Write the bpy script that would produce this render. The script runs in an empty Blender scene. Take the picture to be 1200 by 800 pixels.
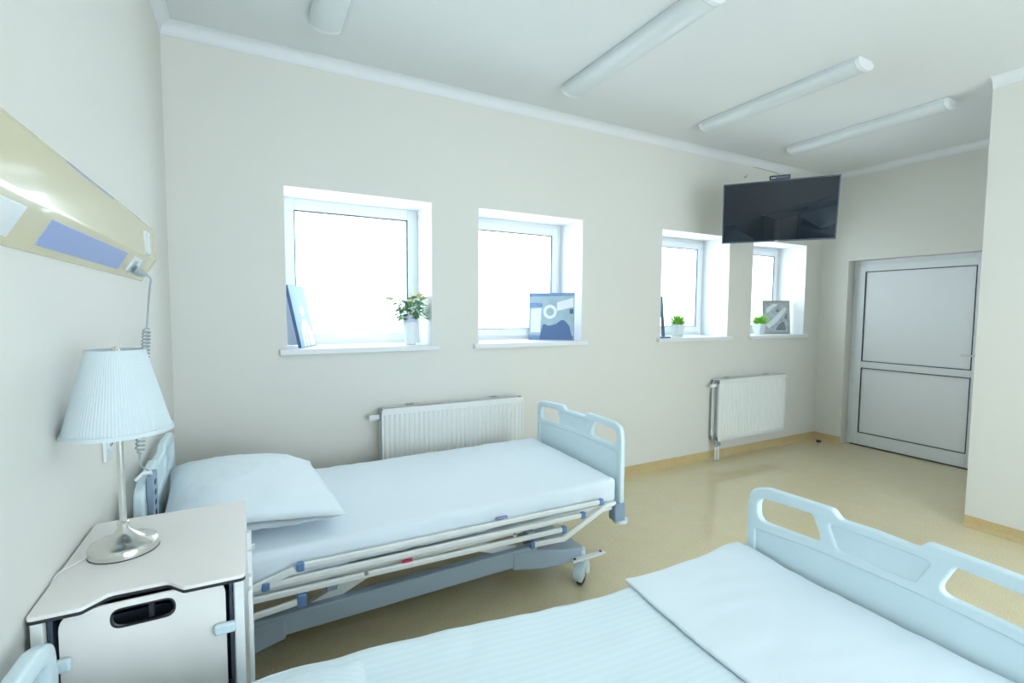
import bpy, bmesh, math, random
from mathutils import Vector, Matrix, noise
random.seed(7)
S = bpy.context.scene
COL = S.collection
PI = math.pi

# ------------------------------------------------------------------ camera, world, light, exposure
def make_camera():
    yaw, pitch, roll = math.radians(28.128), math.radians(3.628), math.radians(0.349)
    fw = Vector((math.sin(yaw)*math.cos(pitch), math.cos(yaw)*math.cos(pitch), -math.sin(pitch)))
    rt = Vector((math.cos(yaw), -math.sin(yaw), 0)); up = rt.cross(fw)
    r2 = rt*math.cos(roll) + up*math.sin(roll); u2 = up*math.cos(roll) - rt*math.sin(roll)
    m = Matrix((r2, u2, -fw)).transposed().to_4x4()
    m.translation = (0.415, -3.345, 1.5)
    cd = bpy.data.cameras.new('camera'); cam = bpy.data.objects.new('camera', cd); COL.objects.link(cam)
    cam.matrix_world = m
    cd.sensor_width = 36; cd.lens = 566.842/1200*36; cd.clip_start = .02
    S.camera = cam
make_camera()
world = bpy.data.worlds.new('daylight'); S.world = world; world.use_nodes = True
bg = world.node_tree.nodes['Background']
bg.inputs[0].default_value = (0.82, 0.96, 1.06, 1); bg.inputs[1].default_value = 5.0
def area(name, loc, rot, sx, sy, power, color=(1,1,1), portal=False):
    l = bpy.data.lights.new(name, 'AREA'); l.shape = 'RECTANGLE'; l.size = sx; l.size_y = sy
    l.energy = power; l.color = color
    if portal: l.cycles.is_portal = True
    o = bpy.data.objects.new(name, l); COL.objects.link(o); o.location = loc; o.rotation_euler = rot
    return o
# daylight coming in through the wide windows in the rear wall and the four small ones
REAR_Y = -5.4
area('daylight_rear', (2.35, REAR_Y-.16, 1.30), (PI/2, 0, 0), 3.1, 1.9, 24, (0.83, 0.96, 1.06))
for i, cx in enumerate((1.075, 2.39, 4.245, 5.55)):
    area('daylight_portal', (cx, .46, 1.75), (-PI/2, 0, 0), .95, 1.0, 1, portal=True)
S.view_settings.view_transform = 'Standard'; S.view_settings.look = 'None'
S.view_settings.gamma = 1; S.view_settings.use_curve_mapping = False
S.view_settings.exposure = 0.40

# ------------------------------------------------------------------ materials
def mat(name, c, rough=.5, metal=0., spec=.5, noise_amt=0., noise_scale=30, bump=0., bump_scale=60, sheen=0, coat=0, trans=0):
    m = bpy.data.materials.new(name); m.use_nodes = True
    nt = m.node_tree; b = nt.nodes['Principled BSDF']
    b.inputs['Base Color'].default_value = (*c, 1); b.inputs['Roughness'].default_value = rough
    b.inputs['Metallic'].default_value = metal; b.inputs['Specular IOR Level'].default_value = spec
    b.inputs['Coat Weight'].default_value = coat
    b.inputs['Sheen Weight'].default_value = sheen
    b.inputs['Transmission Weight'].default_value = trans
    tc = nt.nodes.new('ShaderNodeTexCoord')
    n = nt.nodes.new('ShaderNodeTexNoise'); n.inputs['Scale'].default_value = noise_scale
    n.inputs['Detail'].default_value = 6
    nt.links.new(tc.outputs['Object'], n.inputs['Vector'])
    mx = nt.nodes.new('ShaderNodeMix'); mx.data_type = 'RGBA'
    a = max(noise_amt, .01)
    mx.inputs['A'].default_value = (*[x*(1-a) for x in c], 1); mx.inputs['B'].default_value = (*[min(1, x*(1+a)) for x in c], 1)
    nt.links.new(n.outputs['Fac'], mx.inputs['Factor']); nt.links.new(mx.outputs['Result'], b.inputs['Base Color'])
    if bump:
        n2 = nt.nodes.new('ShaderNodeTexNoise'); n2.inputs['Scale'].default_value = bump_scale; n2.inputs['Detail'].default_value = 4
        nt.links.new(tc.outputs['Object'], n2.inputs['Vector'])
        bp = nt.nodes.new('ShaderNodeBump'); bp.inputs['Strength'].default_value = bump; bp.inputs['Distance'].default_value = .002
        nt.links.new(n2.outputs['Fac'], bp.inputs['Height']); nt.links.new(bp.outputs['Normal'], b.inputs['Normal'])
    return m
M = {}
M['wall'] = mat('wall_paint', (.79, .78, .725), .75, bump=.15, bump_scale=220)
M['ceil'] = mat('ceiling_paint', (.78, .80, .80), .85)
M['white'] = mat('white_paint', (.84, .86, .87), .5)
M['upvc'] = mat('white_upvc', (.86, .90, .93), .3)
M['door'] = mat('door_panel', (.92, .95, .99), .22)
M['gasket'] = mat('black_gasket', (.03, .035, .06), .5)
M['bed'] = mat('pale_blue_plastic', (.72, .87, .93), .35)
M['bedrail'] = mat('cream_enamel', (.88, .91, .90), .3)
M['basegrey'] = mat('blue_grey_plastic', (.42, .53, .66), .4)
M['capblue'] = mat('blue_cap', (.13, .27, .52), .4)
M['corner'] = mat('grey_blue_bumper', (.28, .38, .50), .45)
M['dark'] = mat('dark_rubber', (.025, .028, .035), .5)
M['darkblue'] = mat('slate_liner', (.10, .14, .20), .5)
M['laminate'] = mat('cream_laminate', (.93, .90, .86), .45)
M['chrome'] = mat('brushed_nickel', (.72, .71, .68), .18, metal=1)
M['steel'] = mat('steel', (.5, .5, .5), .3, metal=1)
M['shade'] = mat('pleated_shade', (.68, .76, .80), .8)
M['beige'] = mat('beige_enamel', (.70, .64, .42), .16, coat=.4)
M['blueglass'] = mat('blue_diffuser', (.28, .38, .72), .25)
M['socket'] = mat('white_socket', (.78, .84, .86), .3)
M['grey'] = mat('grey_cable', (.42, .47, .50), .5)
M['rad'] = mat('radiator_enamel', (.84, .86, .84), .35)
M['radin'] = mat('radiator_inner', (.45, .52, .55), .5)
M['diff'] = mat('opal_diffuser', (.70, .75, .76), .35)
M['leaf'] = mat('leaf_green', (.16, .40, .12), .5, noise_amt=.35, noise_scale=25)
M['leaf2'] = mat('dusty_leaf', (.22, .40, .26), .5, noise_amt=.3, noise_scale=25)
M['grass'] = mat('bright_green_blades', (.27, .60, .06), .5, noise_amt=.3, noise_scale=40)
M['rose'] = mat('pale_yellow_petal', (.88, .80, .50), .6)
M['bud'] = mat('pink_bud', (.80, .55, .50), .6)
M['pot'] = mat('white_ceramic', (.80, .85, .88), .25)
M['lilac'] = mat('lilac_paper', (.62, .62, .80), .5)
M['soil'] = mat('soil', (.06, .04, .03), .9)
M['navy'] = mat('navy_canvas', (.10, .17, .34), .6)
M['skyblue'] = mat('print_light_blue', (.32, .48, .58), .6)
M['printwhite'] = mat('print_white', (.80, .86, .88), .6, noise_amt=.06, noise_scale=40)
M['printmid'] = mat('print_mid_blue', (.20, .32, .55), .6, noise_amt=.3, noise_scale=30)
M['printgrey'] = mat('print_grey_blue', (.38, .52, .60), .6, noise_amt=.2, noise_scale=12)
M['swirl'] = mat('print_grey_swirl', (.50, .54, .57), .6, noise_amt=.5, noise_scale=22)
M['charcoal'] = mat('print_charcoal', (.22, .25, .29), .6, noise_amt=.5, noise_scale=20)
M['silver'] = mat('silver_frame', (.45, .50, .47), .35, metal=.5)
M['brown'] = mat('brown_rubber', (.07, .04, .03), .5)
M['red'] = mat('red_sticker', (.65, .03, .08), .5)
M['tvbezel'] = mat('tv_bezel', (.10, .12, .16), .3, metal=.3)
M['black'] = mat('black_plastic', (.012, .012, .014), .35)
M['screen'] = mat('glossy_black_screen', (.006, .012, .022), .02, spec=.5)
M['purple'] = mat('violet_tab', (.30, .32, .52), .5)

def floor_mat():
    m = bpy.data.materials.new('speckled_vinyl'); m.use_nodes = True; nt = m.node_tree; b = nt.nodes['Principled BSDF']
    tc = nt.nodes.new('ShaderNodeTexCoord')
    n = nt.nodes.new('ShaderNodeTexNoise'); n.inputs['Scale'].default_value = 130; n.inputs['Detail'].default_value = 5
    n2 = nt.nodes.new('ShaderNodeTexNoise'); n2.inputs['Scale'].default_value = 9; n2.inputs['Detail'].default_value = 3
    nt.links.new(tc.outputs['Object'], n.inputs['Vector']); nt.links.new(tc.outputs['Object'], n2.inputs['Vector'])
    r = nt.nodes.new('ShaderNodeValToRGB')
    r.color_ramp.elements[0].position = .32; r.color_ramp.elements[0].color = (.68, .57, .34, 1)
    r.color_ramp.elements[1].position = .68; r.color_ramp.elements[1].color = (.82, .73, .50, 1)
    e = r.color_ramp.elements.new(.5); e.color = (.75, .65, .42, 1)
    nt.links.new(n.outputs['Fac'], r.inputs['Fac'])
    mx = nt.nodes.new('ShaderNodeMix'); mx.data_type = 'RGBA'; mx.blend_type = 'OVERLAY'; mx.inputs['Factor'].default_value = .15
    nt.links.new(r.outputs['Color'], mx.inputs['A']); nt.links.new(n2.outputs['Color'], mx.inputs['B'])
    nt.links.new(mx.outputs['Result'], b.inputs['Base Color'])
    b.inputs['Roughness'].default_value = .06; b.inputs['Specular IOR Level'].default_value = .5
    return m
M['floor'] = floor_mat()
def cove_mat():
    m = M['floor'].copy(); m.name = 'vinyl_cove'
    m.node_tree.nodes['Principled BSDF'].inputs['Roughness'].default_value = .35
    for nd in m.node_tree.nodes:
        if nd.type == 'VALTORGB':
            for e in nd.color_ramp.elements: c = e.color; e.color = (c[0]*.86, c[1]*.76, c[2]*.60, 1)
    return m
M['cove'] = cove_mat()
def sheet_mat(name, c, stripes):
    m = bpy.data.materials.new(name); m.use_nodes = True; nt = m.node_tree; b = nt.nodes['Principled BSDF']
    b.inputs['Roughness'].default_value = .7; b.inputs['Sheen Weight'].default_value = .15
    tc = nt.nodes.new('ShaderNodeTexCoord')
    n2 = nt.nodes.new('ShaderNodeTexNoise'); n2.inputs['Scale'].default_value = 7; n2.inputs['Detail'].default_value = 5
    nt.links.new(tc.outputs['Object'], n2.inputs['Vector'])
    bp = nt.nodes.new('ShaderNodeBump'); bp.inputs['Strength'].default_value = .35; bp.inputs['Distance'].default_value = .012
    nt.links.new(n2.outputs['Fac'], bp.inputs['Height']); nt.links.new(bp.outputs['Normal'], b.inputs['Normal'])
    b.inputs['Base Color'].default_value = (*c, 1)
    if stripes:
        w = nt.nodes.new('ShaderNodeTexWave'); w.bands_direction = 'Y'; w.inputs['Scale'].default_value = 14; w.inputs['Distortion'].default_value = .3
        w.inputs['Detail'].default_value = 0
        nt.links.new(tc.outputs['Object'], w.inputs['Vector'])
        r = nt.nodes.new('ShaderNodeValToRGB'); r.color_ramp.elements[0].position = .45; r.color_ramp.elements[1].position = .55
        r.color_ramp.elements[0].color = (c[0]*.955, c[1]*.975, c[2]*.985, 1); r.color_ramp.elements[1].color = (*c, 1)
        nt.links.new(w.outputs['Fac'], r.inputs['Fac']); nt.links.new(r.outputs['Color'], b.inputs['Base Color'])
    return m
M['sheet'] = sheet_mat('white_sheet', (.80, .89, .95), False)
M['damask'] = sheet_mat('striped_damask_sheet', (.78, .90, .95), True)
def glass_mat():
    m = bpy.data.materials.new('window_glass'); m.use_nodes = True; nt = m.node_tree
    nt.nodes.remove(nt.nodes['Principled BSDF']); out = nt.nodes['Material Output']
    t = nt.nodes.new('ShaderNodeBsdfTransparent'); g = nt.nodes.new('ShaderNodeBsdfGlossy'); g.inputs['Roughness'].default_value = .02
    x = nt.nodes.new('ShaderNodeMixShader'); x.inputs[0].default_value = .06
    nt.links.new(t.outputs[0], x.inputs[1]); nt.links.new(g.outputs[0], x.inputs[2]); nt.links.new(x.outputs[0], out.inputs[0])
    return m
M['glass'] = glass_mat()

# ------------------------------------------------------------------ mesh helpers
WM = {}   # world matrices of the parents
class MB:
    def __init__(s): s.v = []; s.f = []
    def add(s, vs, fs):
        o = len(s.v); s.v += [Vector(p) for p in vs]; s.f += [tuple(i+o for i in f) for f in fs]; return s
    def box(s, x0, x1, y0, y1, z0, z1):
        v = [(x0,y0,z0),(x1,y0,z0),(x1,y1,z0),(x0,y1,z0),(x0,y0,z1),(x1,y0,z1),(x1,y1,z1),(x0,y1,z1)]
        return s.add(v, [(3,2,1,0),(4,5,6,7),(0,1,5,4),(1,2,6,5),(2,3,7,6),(3,0,4,7)])
    def bar(s, p, q, w, h, up=(0,0,1)):     # rectangular bar from p to q, w across, h along up
        p, q = Vector(p), Vector(q); d = (q-p).normalized(); a = d.cross(Vector(up)).normalized()*w/2; b = a.cross(d).normalized()*h/2
        v = [p-a-b, p+a-b, p+a+b, p-a+b, q-a-b, q+a-b, q+a+b, q-a+b]
        return s.add(v, [(0,1,2,3),(7,6,5,4),(4,5,1,0),(5,6,2,1),(6,7,3,2),(7,4,0,3)])
    def tube(s, pts, r, n=10, cap=True):
        pts = [Vector(p) for p in pts]; rs = r if isinstance(r, (list, tuple)) else [r]*len(pts)
        d0 = (pts[1]-pts[0]).normalized(); a = d0.orthogonal().normalized(); rings = []; vs = []; fs = []
        for i, p in enumerate(pts):
            d = (pts[min(i+1, len(pts)-1)]-pts[max(i-1, 0)]).normalized()
            a = (a - d*a.dot(d)).normalized(); b = d.cross(a)
            for k in range(n):
                t = 2*PI*k/n; vs.append(p + (a*math.cos(t)+b*math.sin(t))*rs[i])
        for i in range(len(pts)-1):
            for k in range(n):
                k2 = (k+1) % n; fs.append((i*n+k, i*n+k2, (i+1)*n+k2, (i+1)*n+k))
        if cap: fs.append(tuple(reversed(range(n)))); fs.append(tuple((len(pts)-1)*n+k for k in range(n)))
        return s.add(vs, fs)
    def lathe(s, prof, c=(0,0,0), n=40, cap=True):   # prof: (r, z)
        vs = []; fs = []; c = Vector(c)
        for r, z in prof:
            for k in range(n): t = 2*PI*k/n; vs.append(c+Vector((r*math.cos(t), r*math.sin(t), z)))
        for i in range(len(prof)-1):
            for k in range(n):
                k2 = (k+1) % n; fs.append((i*n+k, i*n+k2, (i+1)*n+k2, (i+1)*n+k))
        if cap: fs.append(tuple(reversed(range(n)))); fs.append(tuple((len(prof)-1)*n+k for k in range(n)))
        return s.add(vs, fs)
    def prism(s, poly, axis, a, b):      # poly in the two other axes (cyclic order), extruded on axis from a to b
        n = len(poly)
        def P(u, v, w): return {'x': (w, u, v), 'y': (u, w, v), 'z': (u, v, w)}[axis]
        vs = [P(u, v, a) for u, v in poly] + [P(u, v, b) for u, v in poly]
        fs = [tuple(range(n)), tuple(reversed(range(n, 2*n)))] + [(i, i+n, (i+1) % n+n, (i+1) % n) for i in range(n)]
        return s.add(vs, fs)
    def soft(s, x0, x1, y0, y1, z0, z1, r, step=.03, fn=None, rz=None):   # closed rounded box, displaced by fn
        rz = rz or r
        def ts(a, b, rr):
            out = [a + rr*(1-math.cos(PI/2*i/4)) for i in range(4)]
            m = max(1, int((b-a-2*rr)/step)); out += [a+rr+(b-a-2*rr)*i/m for i in range(m+1)]
            out += [b - rr*(1-math.cos(PI/2*i/4)) for i in reversed(range(4))]; return out
        X, Y, Z = ts(x0, x1, r), ts(y0, y1, r), ts(z0, z1, rz); idx = {}; vs = []; fs = []
        def V(i, j, k):
            key = (i, j, k)
            if key not in idx:
                p = Vector((X[i], Y[j], Z[k]))
                q = Vector((min(max(p.x, x0+r), x1-r), min(max(p.y, y0+r), y1-r), min(max(p.z, z0+rz), z1-rz)))
                d = p-q; e = Vector((d.x/r, d.y/r, d.z/rz))
                if e.length > 1e-6: e = e.normalized(); d = Vector((e.x*r, e.y*r, e.z*rz))
                p = q+d
                if fn: p = fn(p)
                idx[key] = len(vs); vs.append(p)
            return idx[key]
        nx, ny, nz = len(X)-1, len(Y)-1, len(Z)-1
        for i in range(nx):
            for j in range(ny):
                fs.append((V(i,j,nz), V(i+1,j,nz), V(i+1,j+1,nz), V(i,j+1,nz))); fs.append((V(i,j+1,0), V(i+1,j+1,0), V(i+1,j,0), V(i,j,0)))
            for k in range(nz):
                fs.append((V(i,0,k), V(i+1,0,k), V(i+1,0,k+1), V(i,0,k+1))); fs.append((V(i,ny,k+1), V(i+1,ny,k+1), V(i+1,ny,k), V(i,ny,k)))
        for j in range(ny):
            for k in range(nz):
                fs.append((V(0,j,k+1), V(0,j+1,k+1), V(0,j+1,k), V(0,j,k))); fs.append((V(nx,j,k), V(nx,j+1,k), V(nx,j+1,k+1), V(nx,j,k+1)))
        return s.add(vs, fs)

def obj(name, mb, m, parent=None, smooth=True, bevel=0, bseg=2, local=False):
    me = bpy.data.meshes.new(name)
    bm = bmesh.new(); vs = [bm.verts.new(v) for v in mb.v]
    for f in mb.f:
        try: bm.faces.new([vs[i] for i in f])
        except ValueError: pass
    bmesh.ops.recalc_face_normals(bm, faces=bm.faces)
    bm.to_mesh(me); bm.free()
    if parent is not None and not local: me.transform(WM[parent.name].inverted())
    if smooth:
        me.polygons.foreach_set('use_smooth', [True]*len(me.polygons)); me.set_sharp_from_angle(angle=math.radians(38))
    me.materials.append(M[m]); o = bpy.data.objects.new(name, me); COL.objects.link(o)
    WM[o.name] = (WM[parent.name] if parent is not None else Matrix.Identity(4)).copy()
    if parent is not None: o.parent = parent
    if bevel:
        b = o.modifiers.new('bevel', 'BEVEL'); b.width = bevel; b.segments = bseg; b.limit_method = 'ANGLE'; b.harden_normals = True
    return o
def tag(o, label, cat, group=None):
    o['label'] = label; o['category'] = cat
    if group: o['group'] = group
    return o
def thing(name, label, cat, loc=(0,0,0), rotz=0, group=None, mtx=None):
    o = bpy.data.objects.new(name, None); COL.objects.link(o); o.empty_display_size = .05
    m = mtx if mtx is not None else Matrix.Translation(loc) @ Matrix.Rotation(rotz, 4, 'Z')
    o.matrix_world = m; WM[o.name] = m.copy()
    return tag(o, label, cat, group)
def struct(name, mb, m, parent=None, **k):
    o = obj(name, mb, m, parent, **k)
    if parent is None: o['kind'] = 'structure'
    return o
def struct_root(name, loc=(0,0,0)):
    o = bpy.data.objects.new(name, None); COL.objects.link(o); o.location = loc; WM[o.name] = Matrix.Translation(loc); o['kind'] = 'structure'; return o
def copy_tree(o, parent=None):
    c = o.copy(); COL.objects.link(c)
    if parent is not None: c.parent = parent
    for ch in list(o.children): copy_tree(ch, c)
    return c
def rounded(pts, seg=5):
    """pts: (x, y, r) corners -> polygon with rounded corners"""
    out = []; n = len(pts)
    for i, (x, y, r) in enumerate(pts):
        p = Vector((x, y)); a = Vector(pts[i-1][:2]); b = Vector(pts[(i+1) % n][:2])
        if r <= 0: out.append((x, y)); continue
        u = (a-p).normalized(); w = (b-p).normalized(); ang = math.acos(max(-1, min(1, u.dot(w)))); t = r/math.tan(ang/2)
        t = min(t, (a-p).length*.49, (b-p).length*.49)
        p0 = p+u*t; p1 = p+w*t
        for k in range(seg+1):
            s = k/seg; q = p0*(1-s)**2 + p*2*s*(1-s) + p1*s*s; out.append((q.x, q.y))
    return out
def plate(name, outline, holes, thick, bev, m, parent, mtx, seg=3):
    """flat plate with holes: outline in local XY, thickness along local Z, placed by mtx (world)"""
    cu = bpy.data.curves.new(name, 'CURVE'); cu.dimensions = '2D'; cu.fill_mode = 'BOTH'
    for poly in [outline]+holes:
        sp = cu.splines.new('POLY'); sp.points.add(len(poly)-1)
        for i, (x, y) in enumerate(poly): sp.points[i].co = (x, y, 0, 1)
        sp.use_cyclic_u = True
    cu.extrude = max(thick/2-bev, 0); cu.bevel_depth = bev; cu.bevel_resolution = seg; cu.offset = -bev
    t = bpy.data.objects.new('temp', cu); COL.objects.link(t)
    dg = bpy.context.evaluated_depsgraph_get(); dg.update()
    me = bpy.data.meshes.new_from_object(t.evaluated_get(dg)); me.name = name
    bpy.data.objects.remove(t); bpy.data.curves.remove(cu)
    bm = bmesh.new(); bm.from_mesh(me); bmesh.ops.remove_doubles(bm, verts=bm.verts, dist=1e-5); bmesh.ops.recalc_face_normals(bm, faces=bm.faces); bm.to_mesh(me); bm.free()
    me.transform((WM[parent.name].inverted() if parent else Matrix.Identity(4)) @ mtx)
    me.polygons.foreach_set('use_smooth', [True]*len(me.polygons)); me.set_sharp_from_angle(angle=math.radians(40))
    me.materials.clear(); me.materials.append(M[m])
    o = bpy.data.objects.new(name, me); COL.objects.link(o)
    WM[o.name] = (WM[parent.name] if parent else Matrix.Identity(4)).copy()
    if parent: o.parent = parent
    return o
def axes(x, y, z, o=(0,0,0)):
    m = Matrix((Vector(x), Vector(y), Vector(z))).transposed().to_4x4(); m.translation = o; return m

# ------------------------------------------------------------------ the room
L, H, HC = 6.326, 3.017, 3.07
PX, PY = 4.835, -1.908
WINS = [(.596, 1.553, .082), (1.912, 2.873, .125), (3.774, 4.716, .14), (5.079, 6.023, .15)]
WB, WT, WD = 1.25, 2.265, .35
m = MB(); m.box(-.15, 6.75, REAR_Y-.15, .5, -.12, 0); struct('floor', m, 'floor')
m = MB(); m.box(-.15, 6.75, REAR_Y-.15, .5, HC, HC+.1); struct('ceiling', m, 'ceil')
m = MB(); m.box(-.15, 0, REAR_Y-.15, .5, 0, HC); struct('wall_left', m, 'wall')
m = MB(); xs = [0]+[e for w in WINS for e in w[:2]]+[L]
for i in range(0, len(xs), 2): m.box(xs[i], xs[i+1], 0, .5, 0, HC)
for a, b, _ in WINS: m.box(a, b, 0, .5, 0, WB-.035); m.box(a, b, 0, .5, WT, HC)
struct('wall_back', m, 'wall')
DY0, DY1, DT = -.295, -1.50, 2.08
m = MB(); m.box(L, L+.4, DY0, .5, 0, HC); m.box(L, L+.4, PY, DY1, 0, HC); m.box(L, L+.4, DY1, DY0, DT, HC); struct('wall_far', m, 'wall')
m = MB(); m.box(PX, L+.4, REAR_Y-.15, PY, 0, HC); struct('wall_right', m, 'wall')
m = MB(); ra, rb, rz0, rz1 = .8, 3.9, .35, 2.25
m.box(0, ra, REAR_Y-.15, REAR_Y, 0, HC); m.box(rb, PX, REAR_Y-.15, REAR_Y, 0, HC); m.box(ra, rb, REAR_Y-.15, REAR_Y, 0, rz0); m.box(ra, rb, REAR_Y-.15, REAR_Y, rz1, HC)
struct('wall_rear', m, 'wall')
# crown mouldings
def crown(name, p, q, n):    # n = direction into the room
    p, q, n = Vector(p), Vector(q), Vector(n); k = 6
    prof = [(0, H-.012), (.004, H-.012), (.004, H)] + [(.006+.05*(1-math.cos(PI/2*i/k)), H+.001+(HC-H-.004)*math.sin(PI/2*i/k)) for i in range(k+1)] + [(.056, HC), (0, HC)]
    N = len(prof); vs = [Vector((p.x, p.y, 0))+n*a+Vector((0,0,z)) for a, z in prof]+[Vector((q.x, q.y, 0))+n*a+Vector((0,0,z)) for a, z in prof]
    mb = MB().add(vs, [tuple(range(N)), tuple(reversed(range(N, 2*N)))]+[(i, i+N, (i+1) % N+N, (i+1) % N) for i in range(N)])
    struct(name, mb, 'white')
crown('trim_1', (0,0,0), (L,0,0), (0,-1,0)); crown('trim_2', (0,REAR_Y,0), (0,0,0), (1,0,0))
crown('trim_3', (L,PY,0), (L,0,0), (-1,0,0)); crown('trim_4', (PX,REAR_Y,0), (PX,PY,0), (-1,0,0))
# vinyl coved baseboards
def base(name, p, q, n):
    p, q, n = Vector(p), Vector(q), Vector(n)
    prof = [(0,.08),(.005,.08),(.006,.03)]+[(.006+.022*(1-math.cos(t)), .003+.027*(1-math.sin(t))) for t in (.3,.6,.9,1.2,PI/2)]+[(.03,.0005),(0,.0005)]
    N = len(prof); vs = [Vector((p.x, p.y, 0))+n*a+Vector((0,0,z)) for a, z in prof]+[Vector((q.x, q.y, 0))+n*a+Vector((0,0,z)) for a, z in prof]
    struct(name, MB().add(vs, [tuple(range(N)), tuple(reversed(range(N, 2*N)))]+[(i, i+N, (i+1) % N+N, (i+1) % N) for i in range(N)]), 'cove')
base('baseboard_back', (0,0,0), (L,0,0), (0,-1,0)); base('baseboard_left', (0,REAR_Y,0), (0,0,0), (1,0,0))
base('baseboard_far', (L,DY0,0), (L,0,0), (-1,0,0)); base('baseboard_right', (PX,REAR_Y,0), (PX,PY,0), (-1,0,0))
# windows
for i, (a, b, fr) in enumerate(WINS):
    r = struct_root('window_%d' % (i+1), ((a+b)/2, 0, WB))
    yf = .335
    o = MB(); t = .004
    o.box(a, a+t, -.0005, yf, WB, WT); o.box(b-t, b, -.0005, yf, WB, WT); o.box(a, b, -.0005, yf, WT-t, WT)
    obj('window_reveal', o, 'white', r)
    s = MB().box(a-.04, b+.04, -.04, 0, WB-.035, WB).box(a, b, 0, yf, WB-.035, WB); obj('window_sill', s, 'white', r, bevel=.004)
    f1 = .05 if i else fr
    def ring(x0, x1, z0, z1, w, y0, y1):
        return MB().box(x0, x0+w, y0, y1, z0, z1).box(x1-w, x1, y0, y1, z0, z1).box(x0+w, x1-w, y0, y1, z0, z0+w).box(x0+w, x1-w, y0, y1, z1-w, z1)
    obj('window_frame', ring(a, b, WB, WT, f1, yf, yf+.07), 'upvc', r, bevel=.004)
    g = fr if i == 0 else f1
    if i:
        w2 = .062; f2 = ring(a+f1-.01, b-f1+.01, WB+.035, WT-f1+.01, w2, yf-.018, yf+.05); obj('window_sash', f2, 'upvc', r, bevel=.005)
        gx0, gx1, gz0, gz1 = a+f1-.01+w2, b-f1+.01-w2, WB+.035+w2, WT-f1+.01-w2
        obj('hinge', MB().tube([(b-f1+.004, yf-.02, WT-.10), (b-f1+.004, yf-.02, WT-.06)], .007), 'upvc', r)
    else: gx0, gx1, gz0, gz1 = a+fr, b-fr, WB+fr-.012, WT-fr
    obj('gasket', ring(gx0, gx1, gz0, gz1, .006, yf+.002 if i == 0 else yf-.016, yf+(.03 if i == 0 else -.006)), 'gasket', r)
    obj('window_pane', MB().box(gx0+.002, gx1-.002, yf+.02, yf+.026, gz0+.002, gz1-.002), 'glass', r, smooth=False)
# wide rear window behind the camera
r = struct_root('window_5', (2.35, REAR_Y, .35))
o = MB()
for x in (ra, 1.8, 2.85, rb-.06): o.box(x, x+.06, REAR_Y-.08, REAR_Y-.02, rz0, rz1)
o.box(ra, rb, REAR_Y-.08, REAR_Y-.02, rz0, rz0+.06); o.box(ra, rb, REAR_Y-.08, REAR_Y-.02, rz1-.06, rz1)
obj('window_frame', o, 'upvc', r, smooth=False); obj('window_pane', MB().box(ra+.01, rb-.01, REAR_Y-.055, REAR_Y-.05, rz0+.01, rz1-.01), 'glass', r, smooth=False)
# door
r = struct_root('door_1', (L+.13, (DY0+DY1)/2, 0)); dx = L+.13
fr = MB().box(dx, dx+.06, DY0-.05, DY0, 0, DT).box(dx, dx+.06, DY1, DY1+.05, 0, DT).box(dx, dx+.06, DY1+.05, DY0-.05, DT-.05, DT)
obj('door_frame', fr, 'upvc', r, bevel=.004)
y0, y1 = DY0-.045, DY1+.045; fx = dx-.015
lf = MB()
lf.box(fx, fx+.06, y0-.075, y0, .012, DT-.045); lf.box(fx, fx+.06, y1, -1.363, .012, DT-.045)
lf.box(fx, fx+.06, -1.363, y0-.075, .012, .148); lf.box(fx, fx+.06, -1.363, y0-.075, .886, .958); lf.box(fx, fx+.06, -1.363, y0-.075, 1.958, DT-.045)
obj('door_leaf', lf, 'upvc', r, bevel=.003)
for z0, z1 in ((.148, .886), (.958, 1.958)):
    obj('door_panel', MB().box(fx+.012, fx+.04, -1.363, y0-.075, z0, z1), 'door', r, smooth=False)
    g = MB(); a, b = -1.363, y0-.075; w = .007
    g.box(fx-.002, fx+.02, a, a+w, z0, z1).box(fx-.002, fx+.02, b-w, b, z0, z1).box(fx-.002, fx+.02, a+w, b-w, z0, z0+w).box(fx-.002, fx+.02, a+w, b-w, z1-w, z1)
    obj('gasket', g, 'gasket', r, smooth=False)
obj('threshold_seal', MB().box(fx-.003, fx+.05, y1, y0, .001, .011), 'dark', r, smooth=False)
h = MB().box(fx-.012, fx, -1.425, -1.395, .96, 1.17); obj('door_handle_plate', h, 'white', r, bevel=.004)
h = MB().tube([(fx-.012, -1.41, 1.10), (fx-.05, -1.41, 1.10), (fx-.055, -1.40, 1.10), (fx-.055, -1.30, 1.10)], .009); obj('door_handle', h, 'white', r)
for z in (.25, 1.05, 1.85): obj('hinge', MB().tube([(fx-.006, y0+.006, z-.05), (fx-.006, y0+.006, z+.05)], .009), 'upvc', r)

# ------------------------------------------------------------------ ceiling lights
def ceiling_light():
    t = thing('ceiling_light', '', 'ceiling light', (0,0,HC), group='tube lights on the ceiling')
    obj('housing', MB().box(-.078, .078, -.60, .60, -.014, 0), 'white', t, bevel=.002, local=True)
    prof = [(.085*math.cos(a), -.016-.052*math.sin(a)**.75) for a in [PI*i/14 for i in range(15)]]
    N = len(prof); vs = [(x, -.575, z) for x, z in prof]+[(x, .575, z) for x, z in prof]
    obj('diffuser', MB().add(vs, [tuple(range(N)), tuple(reversed(range(N, 2*N)))]+[(i, i+N, (i+1) % N+N, (i+1) % N) for i in range(N)]), 'diff', t, local=True)
    for s in (-1, 1):
        pr = [(x*1.02, (z+.016)*1.03-.014) for x, z in prof]; a, b = sorted((s*.575, s*.605))
        vs = [(x, a, z) for x, z in pr]+[(x, b, z) for x, z in pr]
        obj('end_cap', MB().add(vs, [tuple(range(N)), tuple(reversed(range(N, 2*N)))]+[(i, i+N, (i+1) % N+N, (i+1) % N) for i in range(N)]), 'white', t, local=True, bevel=.004)
    return t
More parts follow.
